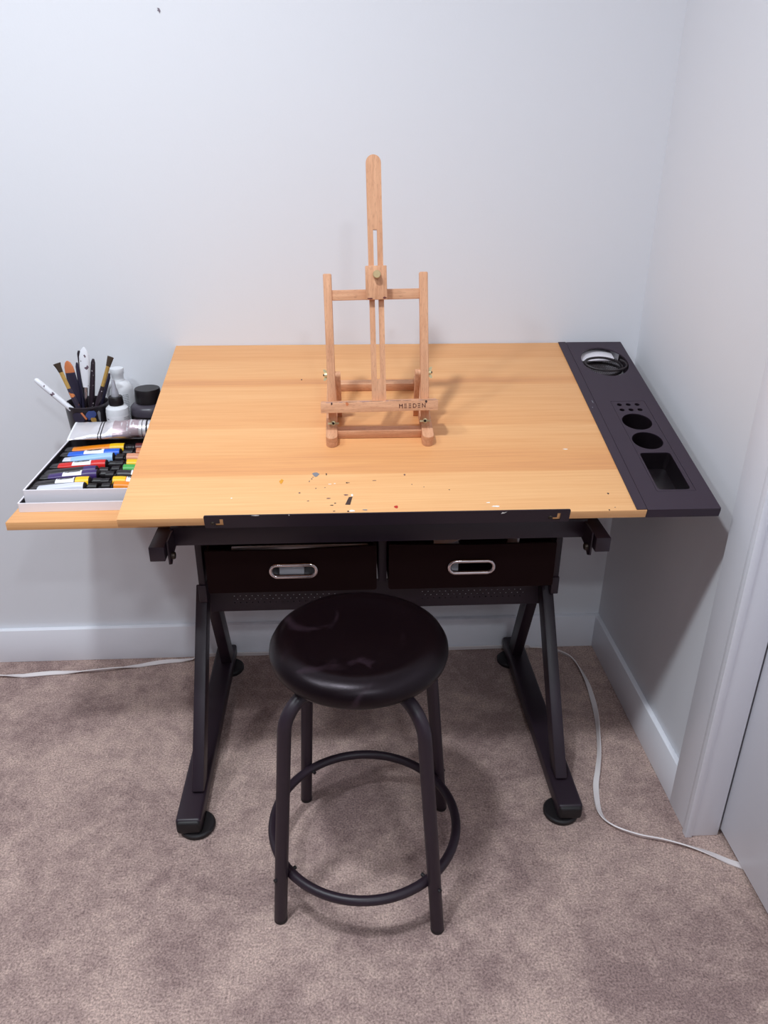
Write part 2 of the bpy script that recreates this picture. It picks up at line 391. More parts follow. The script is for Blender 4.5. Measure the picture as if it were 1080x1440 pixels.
# paint spots on the top
STAINS = [(0.3289, 0.1176, .0055, .006, 'stain_grey'), (0.2687, 0.098, .0036, .006, 'stain_amber'), (0.3882, 0.0401, .0046, .010, 'stain_dark'),
          (0.3935, 0.055, .0018, .003, 'stain_white'), (0.383, 0.056, .0045, .0016, 'stain_brown'), (0.4683, 0.0203, .0030, .0035, 'stain_red'),
          (0.3925, 0.012, .0045, .0022, 'stain_white'), (0.386, 0.011, .002, .0018, 'stain_dark'), (0.415, 0.014, .005, .0014, 'stain_grey'),
          (0.6397, 0.0175, .0070, .0020, 'stain_white'), (0.6285, 0.028, .0030, .0012, 'stain_white'), (0.2912, 0.4564, .0016, .0022, 'stain_dark'),
          (0.348, 0.117, .0012, .003, 'stain_dark'), (0.3845, 0.091, .0016, .0018, 'stain_dark'), (0.388, 0.091, .0014, .001, 'stain_brown'),
          (0.322, 0.104, .001, .002, 'stain_brown'), (0.318, 0.097, .001, .002, 'stain_brown'), (0.324, 0.109, .001, .001, 'stain_brown'), (0.302, 0.064, .0018, .0018, 'stain_brown'),
          (0.317, 0.041, .002, .0011, 'stain_brown'), (0.352, 0.047, .0034, .0012, 'stain_brown'), (0.358, 0.028, .003, .0011, 'stain_dark'), (0.364, 0.0335, .0014, .0014, 'stain_dark'),
          (0.362, 0.012, .002, .001, 'stain_dark'), (0.489, 0.112, .0016, .0022, 'stain_brown'), (0.5, 0.083, .001, .001, 'stain_brown'), (0.434, 0.096, .003, .0009, 'stain_brown'),
          (0.8441, 0.0476, .0016, .002, 'stain_dark'), (0.8339, 0.0025, .0016, .0015, 'stain_dark'), (0.846, 0.009, .001, .001, 'stain_brown'), (0.8, 0.185, .0045, .0012, 'stain_white'),
          (0.521, 0.075, .001, .001, 'stain_brown'), (0.565, 0.066, .001, .001, 'stain_dark'), (0.3545, 0.0875, .003, .0007, 'stain_white'), (0.363, 0.089, .0016, .0009, 'stain_white'),
          (0.185, 0.052, .0014, .0012, 'stain_white'), (0.33, 0.076, .0012, .001, 'stain_brown'), (0.346, 0.078, .001, .001, 'stain_brown')]
for i, (u, v, ru, rv, k) in enumerate(STAINS):
    if (ru, rv) == (.0046, .010): poly = [(u-.007, v-.011), (u+.0015, v-.0115), (u+.006, v+.0105), (u-.0005, v+.0095)]
    else: poly = blob(u, v, ru, rv, seed=i)
    bm = BM(); plate(bm, poly, [], 0.0001, 0.0004, MB); link_mesh('paint_spot', bm, M[k], top, smooth=False)
# front lip plate with the two J slots
def jslot(u):
    return [(u-.013, -.0165), (u, -.0165), (u, -.0015), (u-.0058, -.0015), (u-.0058, -.0105), (u-.013, -.0105)]
ML = frame_from(b2w(0, -0.0016, 0), bu, bn, -bv)     # local x along board, y along board normal, z towards the viewer
bm = BM()
g = lambda a: [(p[0], p[1]) for p in a]
plate(bm, rrect(0.1445, 0.7655, -0.0205, 0.0062, 0.003), [g(jslot(0.176)), g(jslot(0.7495))], -0.0014, 0.0006, ML)
lip = link_mesh('pencil_ledge', bm, M['steel'], T, label='black steel lip along the front edge of the top')
for u in (0.158, 0.732):
    bm = BM(); lathe(bm, [(0, 0.0022), (0.0022, 0.002), (0.0038, 0.0006), (0.0038, -0.0005)], ML @ Matrix.Translation((u, -0.0105, 0)), 16)
    link_mesh('screw', bm, M['bolt'], lip)
for poly_ in ([(0.646, -0.0005), (0.651, 0.0005), (0.656, 0.004), (0.651, 0.002), (0.648, 0.0032)], blob(0.232, 0.0055, .006, .0009, seed=3), blob(0.287, 0.0050, .0012, .0011, seed=4)):
    bm = BM(); plate(bm, poly_, [], 0.0006, 0.0008, ML); link_mesh('scratch', bm, M['stain_white'], lip, smooth=False)
# slate accessory panel
PX0, PX1 = 0.8815, 1.0295
bm = BM()
inset = rrect(0.9325, 1.0040, 0.0510, 0.3540, 0.002, 3)
plate(bm, rrect(0.9005, PX1, 0.0, BD, 0.0015, 3), [circ(0.967, 0.524, 0.0515, 0.0655, 44), inset], -0.0022, 0.0008, MB)
for a_ in ((0.9005, PX1, 0.0, 0.003), (0.9005, PX1, BD-0.003, BD), (PX1-0.003, PX1, 0.003, BD-0.003), (0.9005, 0.9025, 0.003, BD-0.003)):
    box(bm, a_[0], a_[1], a_[2], a_[3], -0.0165, -0.0021, mat=MB)
panel = link_mesh('accessory_panel', bm, M['panel'], T, label='slate plastic panel along the right edge of the top')
bm = BM(); plate(bm, rrect(PX0, 0.8992, 0.001, BD, 0.001, 2), [], 0.0002, 0.0016, MB)
link_mesh('mounting_strip', bm, M['panel'], panel)
for poly_ in (blob(0.8945, 0.352, .0010, .006, seed=9), blob(0.889, 0.33, .001, .002, seed=8)):
    bm = BM(); plate(bm, poly_, [], 0.0016, 0.0018, MB); link_mesh('scuff', bm, M['stain_grey'], panel, smooth=False)
# insert with pen holes, two cups, a tray
holes = [circ(u, v, 0.0053, n=16) for u in (0.948, 0.9665, 0.985) for v in (0.3405, 0.3205)]
c1 = circ(0.9655, 0.2765, 0.0295); c2 = circ(0.9658, 0.2095, 0.0295)
rr_ = rrect(0.9370, 0.9958, 0.0555, 0.1690, 0.007)
bm = BM(); plate(bm, rrect(0.9332, 1.0033, 0.0517, 0.3533, 0.002, 3), holes+[c1, c2, rr_], -0.0016, 0.0006, MB)
ins = link_mesh('organizer_insert', bm, M['panel'], panel)
def well(poly, depth, taper=0.94):
    bm = BM(); cx = sum(p[0] for p in poly)/len(poly); cy = sum(p[1] for p in poly)/len(poly)
    A = [bm.verts.new((p[0], p[1], -0.0012)) for p in poly]
    B = [bm.verts.new((cx+(p[0]-cx)*taper, cy+(p[1]-cy)*taper, -depth)) for p in poly]
    k = len(A)
    for j in range(k): bm.faces.new((A[j], A[(j+1) % k], B[(j+1) % k], B[j]))
    bm.faces.new(B)
    A2 = [bm.verts.new((cx+(p[0]-cx)*1.02, cy+(p[1]-cy)*1.02, -0.0012)) for p in poly]
    B2 = [bm.verts.new((cx+(p[0]-cx)*taper*1.02, cy+(p[1]-cy)*taper*1.02, -depth-0.0012)) for p in poly]
    for j in range(k):
        bm.faces.new((A2[j], A2[(j+1) % k], B2[(j+1) % k], B2[j])); bm.faces.new((A[j], A[(j+1) % k], A2[(j+1) % k], A2[j]))
    bm.faces.new(B2)
    bm.transform(MB); return bm
for poly, dep, nm in ((c1, 0.055, 'cup_well'), (c2, 0.055, 'cup_well'), (rr_, 0.036, 'tray_well')):
    link_mesh(nm, well(poly, dep), M['well'], panel)
for h in holes: link_mesh('pen_well', well(h, 0.04), M['well'], panel)
# wire mesh basket under the big hole
bm = BM()
for i in range(27):
    u = 0.914+i*0.0042; tube(bm, [b2w(u, 0.470, -0.020), b2w(u, 0.480, -0.036), b2w(u, 0.603, -0.036)], 0.00045, 5)
for i in range(30):
    v = 0.480+i*0.0042; tube(bm, [b2w(0.914, v, -0.036), b2w(1.023, v, -0.036)], 0.00045, 5)
basket = link_mesh('wire_basket', bm, M['steel'], panel, label='fine black wire mesh under the cable hole')
bm = BM(); plate(bm, rrect(0.9125, 1.001, 0.550, 0.6125, 0.012, 6), [], -0.0125, -0.0118, MB); link_mesh('pale_stand_in', bm, M['card'], basket, label='added pale sheet at the back of the wire mesh')  # pale sheet added to stand in for the bright patch in the hole
for a_ in ((1.0225, 1.0245, 0.470, 0.590), (0.9115, 0.9135, 0.470, 0.50)):
    bm = BM(); box(bm, *a_, -0.038, -0.0023, mat=MB); link_mesh('basket_side', bm, M['steel'], basket)

# left flat side shelf
bm = BM(); box(bm, -0.6162, -0.3195, 1.2832, 1.766, 0.634, 0.650, bev=0.0012)
link_mesh('side_shelf', bm, M['shelf'], T, label='flat maple laminate side shelf on the left')
# steel frame under the top
for x0 in (-0.3463, 0.4467):
    bm = BM(); box(bm, x0, x0+0.0270, 1.2050, 1.742, 0.6055, 0.6338, bev=0.0015); link_mesh('frame_tube', bm, M['steel'], T)
bm = BM(); box(bm, -0.3193, 0.4467, 1.262, 1.287, 0.606, 0.644, bev=0.002); link_mesh('front_rail', bm, M['steel'], T)
bm = BM(); box(bm, -0.3193, 0.4467, 1.715, 1.740, 0.606, 0.6335, bev=0.002); link_mesh('back_rail', bm, M['steel'], T)
for x0, s in ((-0.3165, 1), (0.4410, -1)):
    bm = BM(); plate(bm, [(1.215, 0.640), (1.33, 0.640), (1.33, 0.612), (1.30, 0.606), (1.245, 0.598), (1.228, 0.588), (1.215, 0.594)], [], 0, 0.003, Matrix(((0, 0, 1, x0), (1, 0, 0, 0), (0, 1, 0, 0), (0, 0, 0, 1))))
    br = link_mesh('tilt_bracket', bm, M['steel'], T)
    bm = BM(); lathe(bm, [(0, 0.006), (0.006, 0.006), (0.007, 0.004), (0.007, 0)], frame_from((x0+(0.003 if s > 0 else 0), 1.232, 0.603), (0, 1, 0), (0, 0, 1) , (s, 0, 0)), 14)
    link_mesh('bolt', bm, M['bolt'], br)
    # hinge block and rear support arm of the tilting top
    bm = BM(); xx = x0 + (0.012 if s > 0 else -0.012)
    tube(bm, [(xx, 1.275, 0.64), (xx, 1.275, 0.7130)], 0.006, 10); link_mesh('hinge_post', bm, M['steel'], T)
    bm = BM(); tube(bm, [(xx, 1.70, 0.625), (xx, 1.62, 0.799)], 0.006, 10); link_mesh('tilt_arm', bm, M['steel'], T)
    bm = BM(); box(bm, xx-0.01, xx+0.01, 0.085, 0.58, -0.029, -0.0168, mat=Matrix.Translation((0, 0, 0)))
    for v in bm.verts:
        v.co = V((v.co.x, 0, 0)) + V((0, b2w(0, v.co.y, v.co.z).y, b2w(0, v.co.y, v.co.z).z))
    link_mesh('top_rail', bm, M['steel'], T)

# K-shaped legs, columns and feet
def bar(bm, a, b, wx, d, bev=0.002):
    a, b = V(a), V(b); t = (b-a).normalized(); x = V((1, 0, 0)); y = t.cross(x).normalized(); x = y.cross(t)
    box(bm, -wx/2, wx/2, -d/2, d/2, 0, (b-a).length, bev=bev, mat=frame_from(a, x, y, t))
for xf, xft, xc in ((-0.3205, -0.3295, -0.3125), (0.4460, 0.4490, 0.4555)):
    sgn = -1 if xf < 0 else 1
    bm = BM(); box(bm, xft-0.0255, xft+0.0255, 1.1465, 1.752, 0.012, 0.046, bev=0.006, seg=3); ft = link_mesh('foot', bm, M['steel'], T)
    bm = BM(); box(bm, xft-0.0245, xft+0.0245, 1.1415, 1.160, 0.0115, 0.0435, bev=0.0075, seg=4); link_mesh('end_cap', bm, M['rubber'], ft)
    for y in (1.172, 1.700):
        bm = BM(); lathe(bm, [(0, 0.0), (0.034, 0.0), (0.036, 0.003), (0.036, 0.009), (0.033, 0.012), (0, 0.012)], Matrix.Translation((xft+(0.012 if sgn < 0 else -0.012)*(1), y, 0)), 30)
        link_mesh('foot_pad', bm, M['rubber'], ft)
    bm = BM(); bar(bm, (xf, 1.232, 0.040), (xf-0.001*sgn, 1.492, 0.385), 0.0245, 0.042); link_mesh('front_leg', bm, M['steel'], T)
    bm = BM(); bar(bm, (xf, 1.692, 0.040), (xf-0.001*sgn, 1.545, 0.385), 0.0265, 0.042); link_mesh('rear_leg', bm, M['steel'], T)
    bm = BM(); box(bm, xc-0.0072, xc+0.0072, 1.445, 1.60, 0.372, 0.607, bev=0.002); link_mesh('column', bm, M['steel'], T)
    bm = BM(); box(bm, xc-0.0085, xc+0.0085, 1.441, 1.60, 0.372, 0.414, bev=0.002); link_mesh('column_clamp', bm, M['steel'], T)
# perforated crosspiece
bm = BM(); hs = []
for row in range(3):
    for i in range(18):
        for xx in (-0.254+i*0.0132, 0.168+i*0.0132):
            hs.append(circ(xx+(0.0066 if row == 1 else 0), 0.356-row*0.0085, 0.0016, n=6))
MP = Matrix(((1, 0, 0, 0), (0, 0, -1, 1.492), (0, 1, 0, 0), (0, 0, 0, 1)))
plate(bm, rrect(-0.3085, 0.4475, 0.317, 0.392, 0.001, 2), hs, 0, 0.0015, MP)
box(bm, -0.3085, 0.4475, 1.4925, 1.53, 0.317, 0.319)
link_mesh('perforated_crosspiece', bm, M['steel'], T)
bm = BM(); box(bm, 0.0655, 0.0835, 1.43, 1.70, 0.42, 0.606, bev=0.002); link_mesh('drawer_divider', bm, M['steel'], T)
bm = BM(); box(bm, -0.3045, 0.4475, 1.735, 1.742, 0.40, 0.606); link_mesh('rear_sheet', bm, M['steel'], T)
# drawers
def drawer(x0, x1, zl, zr, zb, hx, hz, lbl):
    bm = BM(); MD = Matrix(((1, 0, 0, 0), (0, 0, -1, 1.412), (0, 1, 0, 0), (0, 0, 0, 1)))
    slot = rrect(hx-0.046, hx+0.046, hz-0.0125, hz+0.0125, 0.0124, 8)
    outer = [(x0, zb+0.003), (x0+0.004, zb), (x1-0.004, zb), (x1, zb+0.003), (x1, zr), ((x0+x1)/2, min(zl, zr)-0.001), (x0, zl)]
    plate(bm, outer, [slot], -0.006, 0, MD)
    dr = link_mesh('drawer', bm, M['fabric'], T, label=lbl)
    bm = BM()
    box(bm, x0, x0+0.004, 1.418, 1.715, zb, zl-0.004); box(bm, x1-0.004, x1, 1.418, 1.715, zb, zr-0.004)
    box(bm, x0, x1, 1.711, 1.715, zb, zl-0.004); box(bm, x0, x1, 1.418, 1.715, zb, zb+0.004)
    link_mesh('drawer_box', bm, M['fabric'], dr)
    bm = BM(); path = [(p[0], 1.410, p[1]) for p in rrect(hx-0.0475, hx+0.0475, hz-0.0140, hz+0.0140, 0.0139, 10)]
    tube(bm, path, 0.0042, 12, closed=True); link_mesh('handle', bm, M['chrome'], dr, label='chrome oval handle ring')
    return dr
drawer(-0.2935, 0.0612, 0.5125, 0.5185, 0.4125, -0.1128, 0.4640, 'black fabric drawer, the left one')
drawer(0.0870, 0.4400, 0.5195, 0.5160, 0.4120, 0.2617, 0.4635, 'black fabric drawer, the right one')

# things lying in the drawers
bm = BM(); box(bm, -0.245, 0.045, 1.455, 1.462, 0.492, 0.498, bev=0.001); box(bm, -0.245, 0.03, 1.456, 1.461, 0.4165, 0.492)
tag(link_mesh('plastic_sleeve', bm, M['silver']), 'grey plastic strip lying along the front of the left drawer', 'sleeve')
bm = BM(); box(bm, -0.145, -0.092, 1.432, 1.448, 0.4165, 0.470, bev=0.002)
tag(link_mesh('paper_pack', bm, M['card']), 'small pale pack seen through the left drawer handle opening', 'pack')
bm = BM(); vs = [(0.185, 1.45, .505), (0.225, 1.44, .512), (0.25, 1.45, .516), (0.245, 1.50, .506), (0.19, 1.50, .498)]
plate(bm, [(v[0], v[1]) for v in vs], [], 0.500, 0.5012)
for v in bm.verts: v.co.z += 0.25*(v.co.x-0.185)-0.004
box(bm, 0.19, 0.24, 1.45, 1.49, 0.4165, 0.497)
tag(link_mesh('paper_sheet', bm, M['card']), 'crumpled pale paper poking up inside the right drawer', 'paper')
bm = BM(); box(bm, 0.36, 0.364, 1.43, 1.52, 0.4165, 0.520)
tag(link_mesh('card_divider', bm, M['card']), 'thin pale card standing at the right end of the right drawer', 'card')

# ------------------------------------------------------------------ stool
SX, SY, SZ = 0.0235, 1.078, 0.524
ST = thing('drafting_stool', 'round black padded stool with four tube legs in front of the table', 'stool', (SX, SY, 0), Matrix.Rotation(rad(-7), 3, 'Z'))
R = 0.1525
prof = [(0, SZ-0.0075), (0.05, SZ-0.0072), (0.088, SZ-0.0060), (0.106, SZ-0.0022), (0.115, SZ-0.0004), (0.124, SZ), (0.136, SZ-0.003), (0.146, SZ-0.010), (0.1515, SZ-0.020), (R, SZ-0.028), (0.1505, SZ-0.037), (0.146, SZ-0.043), (0.138, SZ-0.047), (0.10, SZ-0.048), (0, SZ-0.048)]
bm = BM(); lathe(bm, prof, Matrix.Translation((SX-0.0065, SY+0.012, 0)), 72)
link_mesh('seat', bm, M['seat'], ST, label='round black leatherette seat cushion', angle=80)
SH = V((-0.0065, 0.012, 0))
for k, (lx, ly) in enumerate(((-0.1330, 0.9530), (0.1480, 0.9194), (-0.0974, 1.2364), (0.1878, 1.1988))):
    d = V((lx-SX, ly-SY, 0)); r_ = d.length; d.normalize()
    P = lambda r, z: V((SX, SY, z))+d*r+SH*(z/0.5)
    zb, rb = 0.400, 0.058; rk = r_-0.038
    pts = [P(r_, 0.004), P(r_-0.009, 0.10), P(rk, zb)]
    for j in range(1, 9):
        a = j/8*rad(80); pts.append(P(rk-rb*(1-cos(a)), zb+rb*sin(a)))
    pts.append(P(rk-0.085, 0.4640))
    bm = BM(); tube(bm, pts, 0.0118, 18); lg = link_mesh('leg', bm, M['steel'], ST, angle=50)
    bm = BM(); tube(bm, [P(r_, 0.0), P(r_-0.0006, 0.007)], 0.0121, 18); link_mesh('leg_tip', bm, M['rubber'], lg)
    bm = BM(); tube(bm, [P(0.160, 0.100), P(r_+0.006, 0.100)], 0.0034, 10); link_mesh('screw', bm, M['rubber'], lg)
bm = BM(); tube(bm, [(SX+0.1745*cos(2*PI*j/72), SY+0.003+0.1755*sin(2*PI*j/72), 0.100) for j in range(72)], 0.0088, 14, closed=True)
link_mesh('footrest_ring', bm, M['steel'], ST, angle=60)
bm = BM(); lathe(bm, [(0.11, SZ-0.0485), (0.125, SZ-0.0485), (0.125, SZ-0.060), (0.11, SZ-0.060), (0.11, SZ-0.0485)], Matrix.Translation((SX-0.0065, SY+0.012, 0)), 40)
link_mesh('seat_plate', bm, M['steel'], ST)

# ------------------------------------------------------------------ table easel (frame on the tilted board)
EU, EV = 0.4485, 0.200
EM = frame_from(b2w(EU, EV, 0.0006), bu, bv, bn)
E_ = thing('tabletop_easel', 'small beech easel standing on the maple tabletop', 'easel', EM.translation, EM.to_3x3())
LEAN = rad(26)
PO = b2w(EU, 0.238, 0.016)
di = bv*sin(LEAN)+bn*cos(LEAN); fr = bu.cross(di)*1.0            # fr points towards the viewer
if fr.y > 0: fr = -fr
# local lean frame: x right, y toward the viewer's opposite, z along the uprights
ME = frame_from(PO, bu, -fr, di) @ Matrix.Rotation(rad(-0.95), 4, 'Y')
def epart(name, bm, m, parent=E_, mat=None, **k):
    if mat is not None: bm.transform(mat)
    return link_mesh(name, bm, m, parent, **k)
def stadium(x0, x1, y0, y1, round0=True, round1=False, n=10):
    r = (x1-x0)/2; cx = (x0+x1)/2; pts = []
    if round0: pts += [(cx+r*cos(PI+PI*j/n), y0+r+r*sin(PI+PI*j/n)) for j in range(n+1)]
    else: pts += [(x0, y0), (x1, y0)]
    if round1: pts += [(cx+r*cos(PI*j/n), y1-r+r*sin(PI*j/n)) for j in range(n+1)]
    else: pts += [(x1, y1), (x0, y1)]
    return pts
for sx in (-1, 1):
    cx = sx*0.0910
    bm = BM(); plate(bm, stadium(cx-0.0107, cx+0.0107, 0.0, 0.236, True, True), [], 0, 0.0200); epart('base_rail', bm, M['beechY'], mat=EM)
for v0, v1 in ((0.030, 0.047), (0.206, 0.224)):
    bm = BM(); box(bm, -0.0803, 0.0803, v0, v1, 0.0, 0.0165, bev=0.001); epart('crossbar', bm, M['beechX'], mat=EM)
for sx in (-1, 1):
    cx = sx*0.0885
    bm = BM(); box(bm, cx-0.0077, cx+0.0077, -0.0, 0.017, -0.002, 0.287, bev=0.0022); u_ = epart('upright', bm, M['beechZ'], mat=ME)
    # brass wing nut at the foot of the upright, facing the viewer
    for nm, O, X, Y, Z in (('wing_nut', (cx-0.001*sx, -0.0005, 0.014), (1, 0, 0), (0, 0, 1), (0, -1, 0)), ('wing_nut', (cx+sx*0.0074, 0.0085, 0.104), (0, 0, 1), (0, 1, 0), (sx, 0, 0))):
        LM = ME @ frame_from(O, X, Y, Z)
        bm = BM(); lathe(bm, [(0.0048, 0.0), (0.0044, 0.005), (0.0028, 0.0055), (0.0028, 0.0)], LM, 14)
        for t in (-1, 1):
            plate(bm, [(t*0.0025, -0.0022), (t*0.0070, -0.0028), (t*0.0106, 0.0012), (t*0.0102, 0.0046), (t*0.0052, 0.0030), (t*0.0025, 0.0022)], [], -0.0016, 0.0016,
                  LM @ Matrix(((1, 0, 0, 0), (0, 0, 1, 0), (0, 1, 0, 0.003), (0, 0, 0, 1))))
        wn = epart(nm, bm, M['brass'], label='brass wing nut')
        bm = BM(); lathe(bm, [(0, 0.0075), (0.0020, 0.0075), (0.0022, 0.005), (0.0022, 0.0)], LM, 10)
        epart('bolt_end', bm, M['bolt'], wn)
    # strut from the pivot down to the base rail
    pv = ME @ V((cx-sx*0.0126, 0.0085, 0.104)); ftp = b2w(EU+cx-sx*0.0126, 0.3135, 0.0022)
    a = ftp; t = (pv-a); ln = t.length; t.normalize(); y_ = t.cross(bu).normalized()
    bm = BM(); plate(bm, [(-0.0065, 0), (0.0065, 0)] + [(0.0065*cos(PI*j/10), ln+0.0065*sin(PI*j/10)) for j in range(11)], [], -0.0048, 0.0048, frame_from(a, y_, t, y_.cross(t)))
    epart('strut', bm, M['beechZ'])
    sp_ = EM @ V((cx-sx*0.0, 0, 0))
    bm = BM(); lathe(bm, [(0, 0.0016), (0.0028, 0.0012), (0.0034, 0)], frame_from(EM @ V((cx+sx*0.0107, 0.113, 0.010)), bv, bn, bu*sx), 12); epart('screw', bm, M['bolt'])
bm = BM(); box(bm, -0.0812, 0.0812, 0.003, 0.014, 0.2395, 0.2580, bev=0.001); epart('top_crossbar', bm, M['beechX'], mat=ME)
# mast with its long slot and rounded top
r = 0.0133; zt = 0.4845
slot = [(-0.0034, 0.098), (0.0034, 0.098), (0.0034, 0.366), (-0.0034, 0.366)]
slot = [(0.0034*cos(PI+PI*j/6), 0.0975+0.0034*sin(PI+PI*j/6)) for j in range(7)] + [(0.0036, 0.360), (-0.0036, 0.360)]
outer = [(-r, 0.040), (r, 0.040)] + [(r*cos(PI*j/14), zt-r+r*sin(PI*j/14)) for j in range(15)]
bm = BM(); plate(bm, outer, [slot], -0.0050, 0.0060, frame_from((0.0005, -0.0075, 0), (1, 0, 0), (0, 0, 1), (0, -1, 0)).copy()); epart('mast', bm, M['beechZ'], mat=ME)
# clamp block and knob
bm = BM(); box(bm, -0.0192, 0.0192, -0.0262, -0.0137, 0.2385, 0.2975, bev=0.0012); blk = epart('clamp_block', bm, M['beechZ'], mat=ME)
for poly_ in (blob(-0.012, 0.2405, .0045, .0012, seed=5), blob(0.0145, 0.2415, .0032, .0016, seed=6)):
    bm = BM(); plate(bm, poly_, [], 0, 0.0003, ME @ frame_from((0, -0.0263, 0), (1, 0, 0), (0, 0, 1), (0, -1, 0))); epart('paint_stain', bm, M['paint_maroon'], blk, smooth=False)
bm = BM(); lathe(bm, [(0, 0.0125), (0.0062, 0.0125), (0.0070, 0.0115), (0.0070, 0.0030), (0.0045, 0.0022), (0.0045, 0)], ME @ frame_from((0.0010, -0.0263, 0.2820), (1, 0, 0), (0, 0, 1), (0, -1, 0)), 24)
epart('clamp_knob', bm, M['knob'], blk, label='aged brass knob')
# canvas ledge
LZ = 0.056
bm = BM(); box(bm, -0.1090, 0.1090, -0.0360, 0.0, LZ-0.0190, LZ, bev=0.0007); led = epart('canvas_ledge', bm, M['beechX'], mat=ME)
sm = [M['stain_dark'], M['stain_blue'], M['stain_brown']]
for i in range(24):
    g_ = random.Random(i*3+1)
    x = -0.10+0.2*g_.random()**0.72 if i < 18 else 0.085+0.02*g_.random()
    bm = BM(); plate(bm, blob(x, -0.0340+0.0012*g_.random(), 0.003+0.008*g_.random(), 0.0017, seed=i), [], LZ+0.0001, LZ+0.0004, ME); epart('paint_smear', bm, sm[i % 3], led, smooth=False)
FL_ = ME @ frame_from((0, -0.0361, 0), (1, 0, 0), (0, 0, 1), (0, -1, 0))
for poly_, k in ((blob(-0.0885, LZ-0.002, .0015, .0022, seed=2), 'stain_dark'), (blob(-0.060, LZ-0.003, .003, .003, seed=12), 'paint_copper'), (blob(0.0870, LZ-0.0022, .0018, .0026, seed=22), 'stain_dark')):
    bm = BM(); plate(bm, poly_, [], 0, .0003, FL_); epart('paint_drip', bm, M[k], led, smooth=False)
# burnt-in lettering MEEDEN, drawn stroke by stroke
MLG = ME @ frame_from((0.0365, -0.0361, LZ-0.0135), (1, 0, 0), (0, 0, 1), (0, -1, 0))
bm = BM(); h = 0.0080; wd = 0.0066; s_ = 0.0013; x = 0.0
def quad(p): plate(bm, p, [], 0, 0.0003, MLG)
def rect(a, b, c, d): quad([(a, c), (b, c), (b, d), (a, d)])
for ch in 'MEEDEN':
    if ch == 'M':
        rect(x, x+s_, 0, h); rect(x+wd-s_, x+wd, 0, h)
        quad([(x+s_, h), (x+s_, h*0.45), (x+wd/2, h*0.5)]); quad([(x+wd-s_, h), (x+wd/2, h*0.5), (x+wd-s_, h*0.45)])
    elif ch == 'E':
        for c in (0, h/2-s_/2, h-s_): rect(x+0.0006, x+wd-0.0012, c, c+s_)
    elif ch == 'D':
        rect(x, x+s_, 0, h); rect(x+s_, x+wd*0.6, 0, s_); rect(x+s_, x+wd*0.6, h-s_, h); rect(x+wd-s_, x+wd, h*0.28, h*0.72)
        quad([(x+wd*0.6, 0), (x+wd, h*0.28), (x+wd-s_, h*0.28), (x+wd*0.6, s_)]); quad([(x+wd*0.6, h), (x+wd*0.6, h-s_), (x+wd-s_, h*0.72), (x+wd, h*0.72)])
    else:
        rect(x, x+s_, 0, h); rect(x+wd-s_, x+wd, 0, h); quad([(x+s_, h), (x+s_, h*0.78), (x+wd-s_, 0), (x+wd-s_, h*0.22)])
    x += wd+0.0019
plate(bm, circ(x-0.0002, h+0.0006, 0.0006, n=8), [], 0, 0.0003, MLG)
epart('lettering', bm, M['burn'], led, smooth=False)

# ------------------------------------------------------------------ coiled cable in the hole
bm = BM(); pts = []
for j in range(121):
    t = j/120; a = 2*PI*j/44 + 2.4
    k = min(1, max(0, (t-0.52)/0.18)); k = k*k*(3-2*k)
    ru = 0.0455+0.002*k-0.002*sin(j*0.21)*(1-k); rv = 0.030-0.002*k+0.003*sin(j*0.13+1)*(1-k)
    n = -0.0320+0.010*t+0.020*k+0.003*k*cos(a-2.6)
    pts.append(b2w(0.9695+ru*cos(a), 0.543-0.018*k-0.006*t+rv*sin(a), n))
tube(bm, pts, 0.0027, 10)
tag(link_mesh('coiled_cable', bm, M['cable']), 'black cable coiled in the round hole of the slate panel', 'cable')

# ------------------------------------------------------------------ white flat cord on the carpet
CORD = [(-1.30, 1.672), (-1.10, 1.682), (-0.917, 1.694), (-0.835, 1.696), (-0.755, 1.703), (-0.662, 1.704), (-0.574, 1.722), (-0.484, 1.738), (-0.40, 1.748), (-0.37, 1.7565), (-0.296, 1.7565), (-0.219, 1.7555), (0.05, 1.755), (0.296, 1.7555), (0.40, 1.7565), (0.49, 1.7555),
        (0.545, 1.744), (0.586, 1.722), (0.610, 1.683), (0.618, 1.591), (0.606, 1.480), (0.576, 1.356), (0.553, 1.289), (0.533, 1.237), (0.519, 1.168), (0.533, 1.130), (0.575, 1.102), (0.627, 1.086), (0.672, 1.069), (0.707, 1.051), (0.741, 1.029), (0.79, 1.00), (0.88, 0.96)]
cp = catmull([(x, y, 0) for x, y in CORD], 9)
bm = BM(); prev = None; s = 0
for i, p in enumerate(cp):
    t = (cp[min(i+1, len(cp)-1)]-cp[max(i-1, 0)]).normalized(); side = V((t.y, -t.x, 0))
    if i: s += (p-cp[i-1]).length
    if p.x < -0.42 : tw = rad(40)*sin(s*21+0.6)+rad(18)
    elif p.x < 0.5 and p.y > 1.7: tw = rad(75)
    else: tw = rad(62)*sin(s*9.5+2.2)
    hw, ht = 0.0060, 0.0013
    A = side*cos(tw)+V((0, 0, 1))*sin(tw); Bn = V((0, 0, 1))*cos(tw)-side*sin(tw)
    zc = abs(sin(tw))*hw + ht + 0.001
    c_ = V((p.x, p.y, zc))
    ring = [bm.verts.new(c_+A*(hw*a)+Bn*(ht*b)) for a, b in ((-1, -1), (1, -1), (1, 1), (-1, 1))]
    if prev:
        for j in range(4): bm.faces.new((prev[j], prev[(j+1) % 4], ring[(j+1) % 4], ring[j]))
    else: bm.faces.new(ring)
    prev = ring
bm.faces.new(prev)
tag(link_mesh('extension_cord', bm, M['white_plastic']), 'flat white cord running along the carpet by the baseboards and under the door', 'cord')

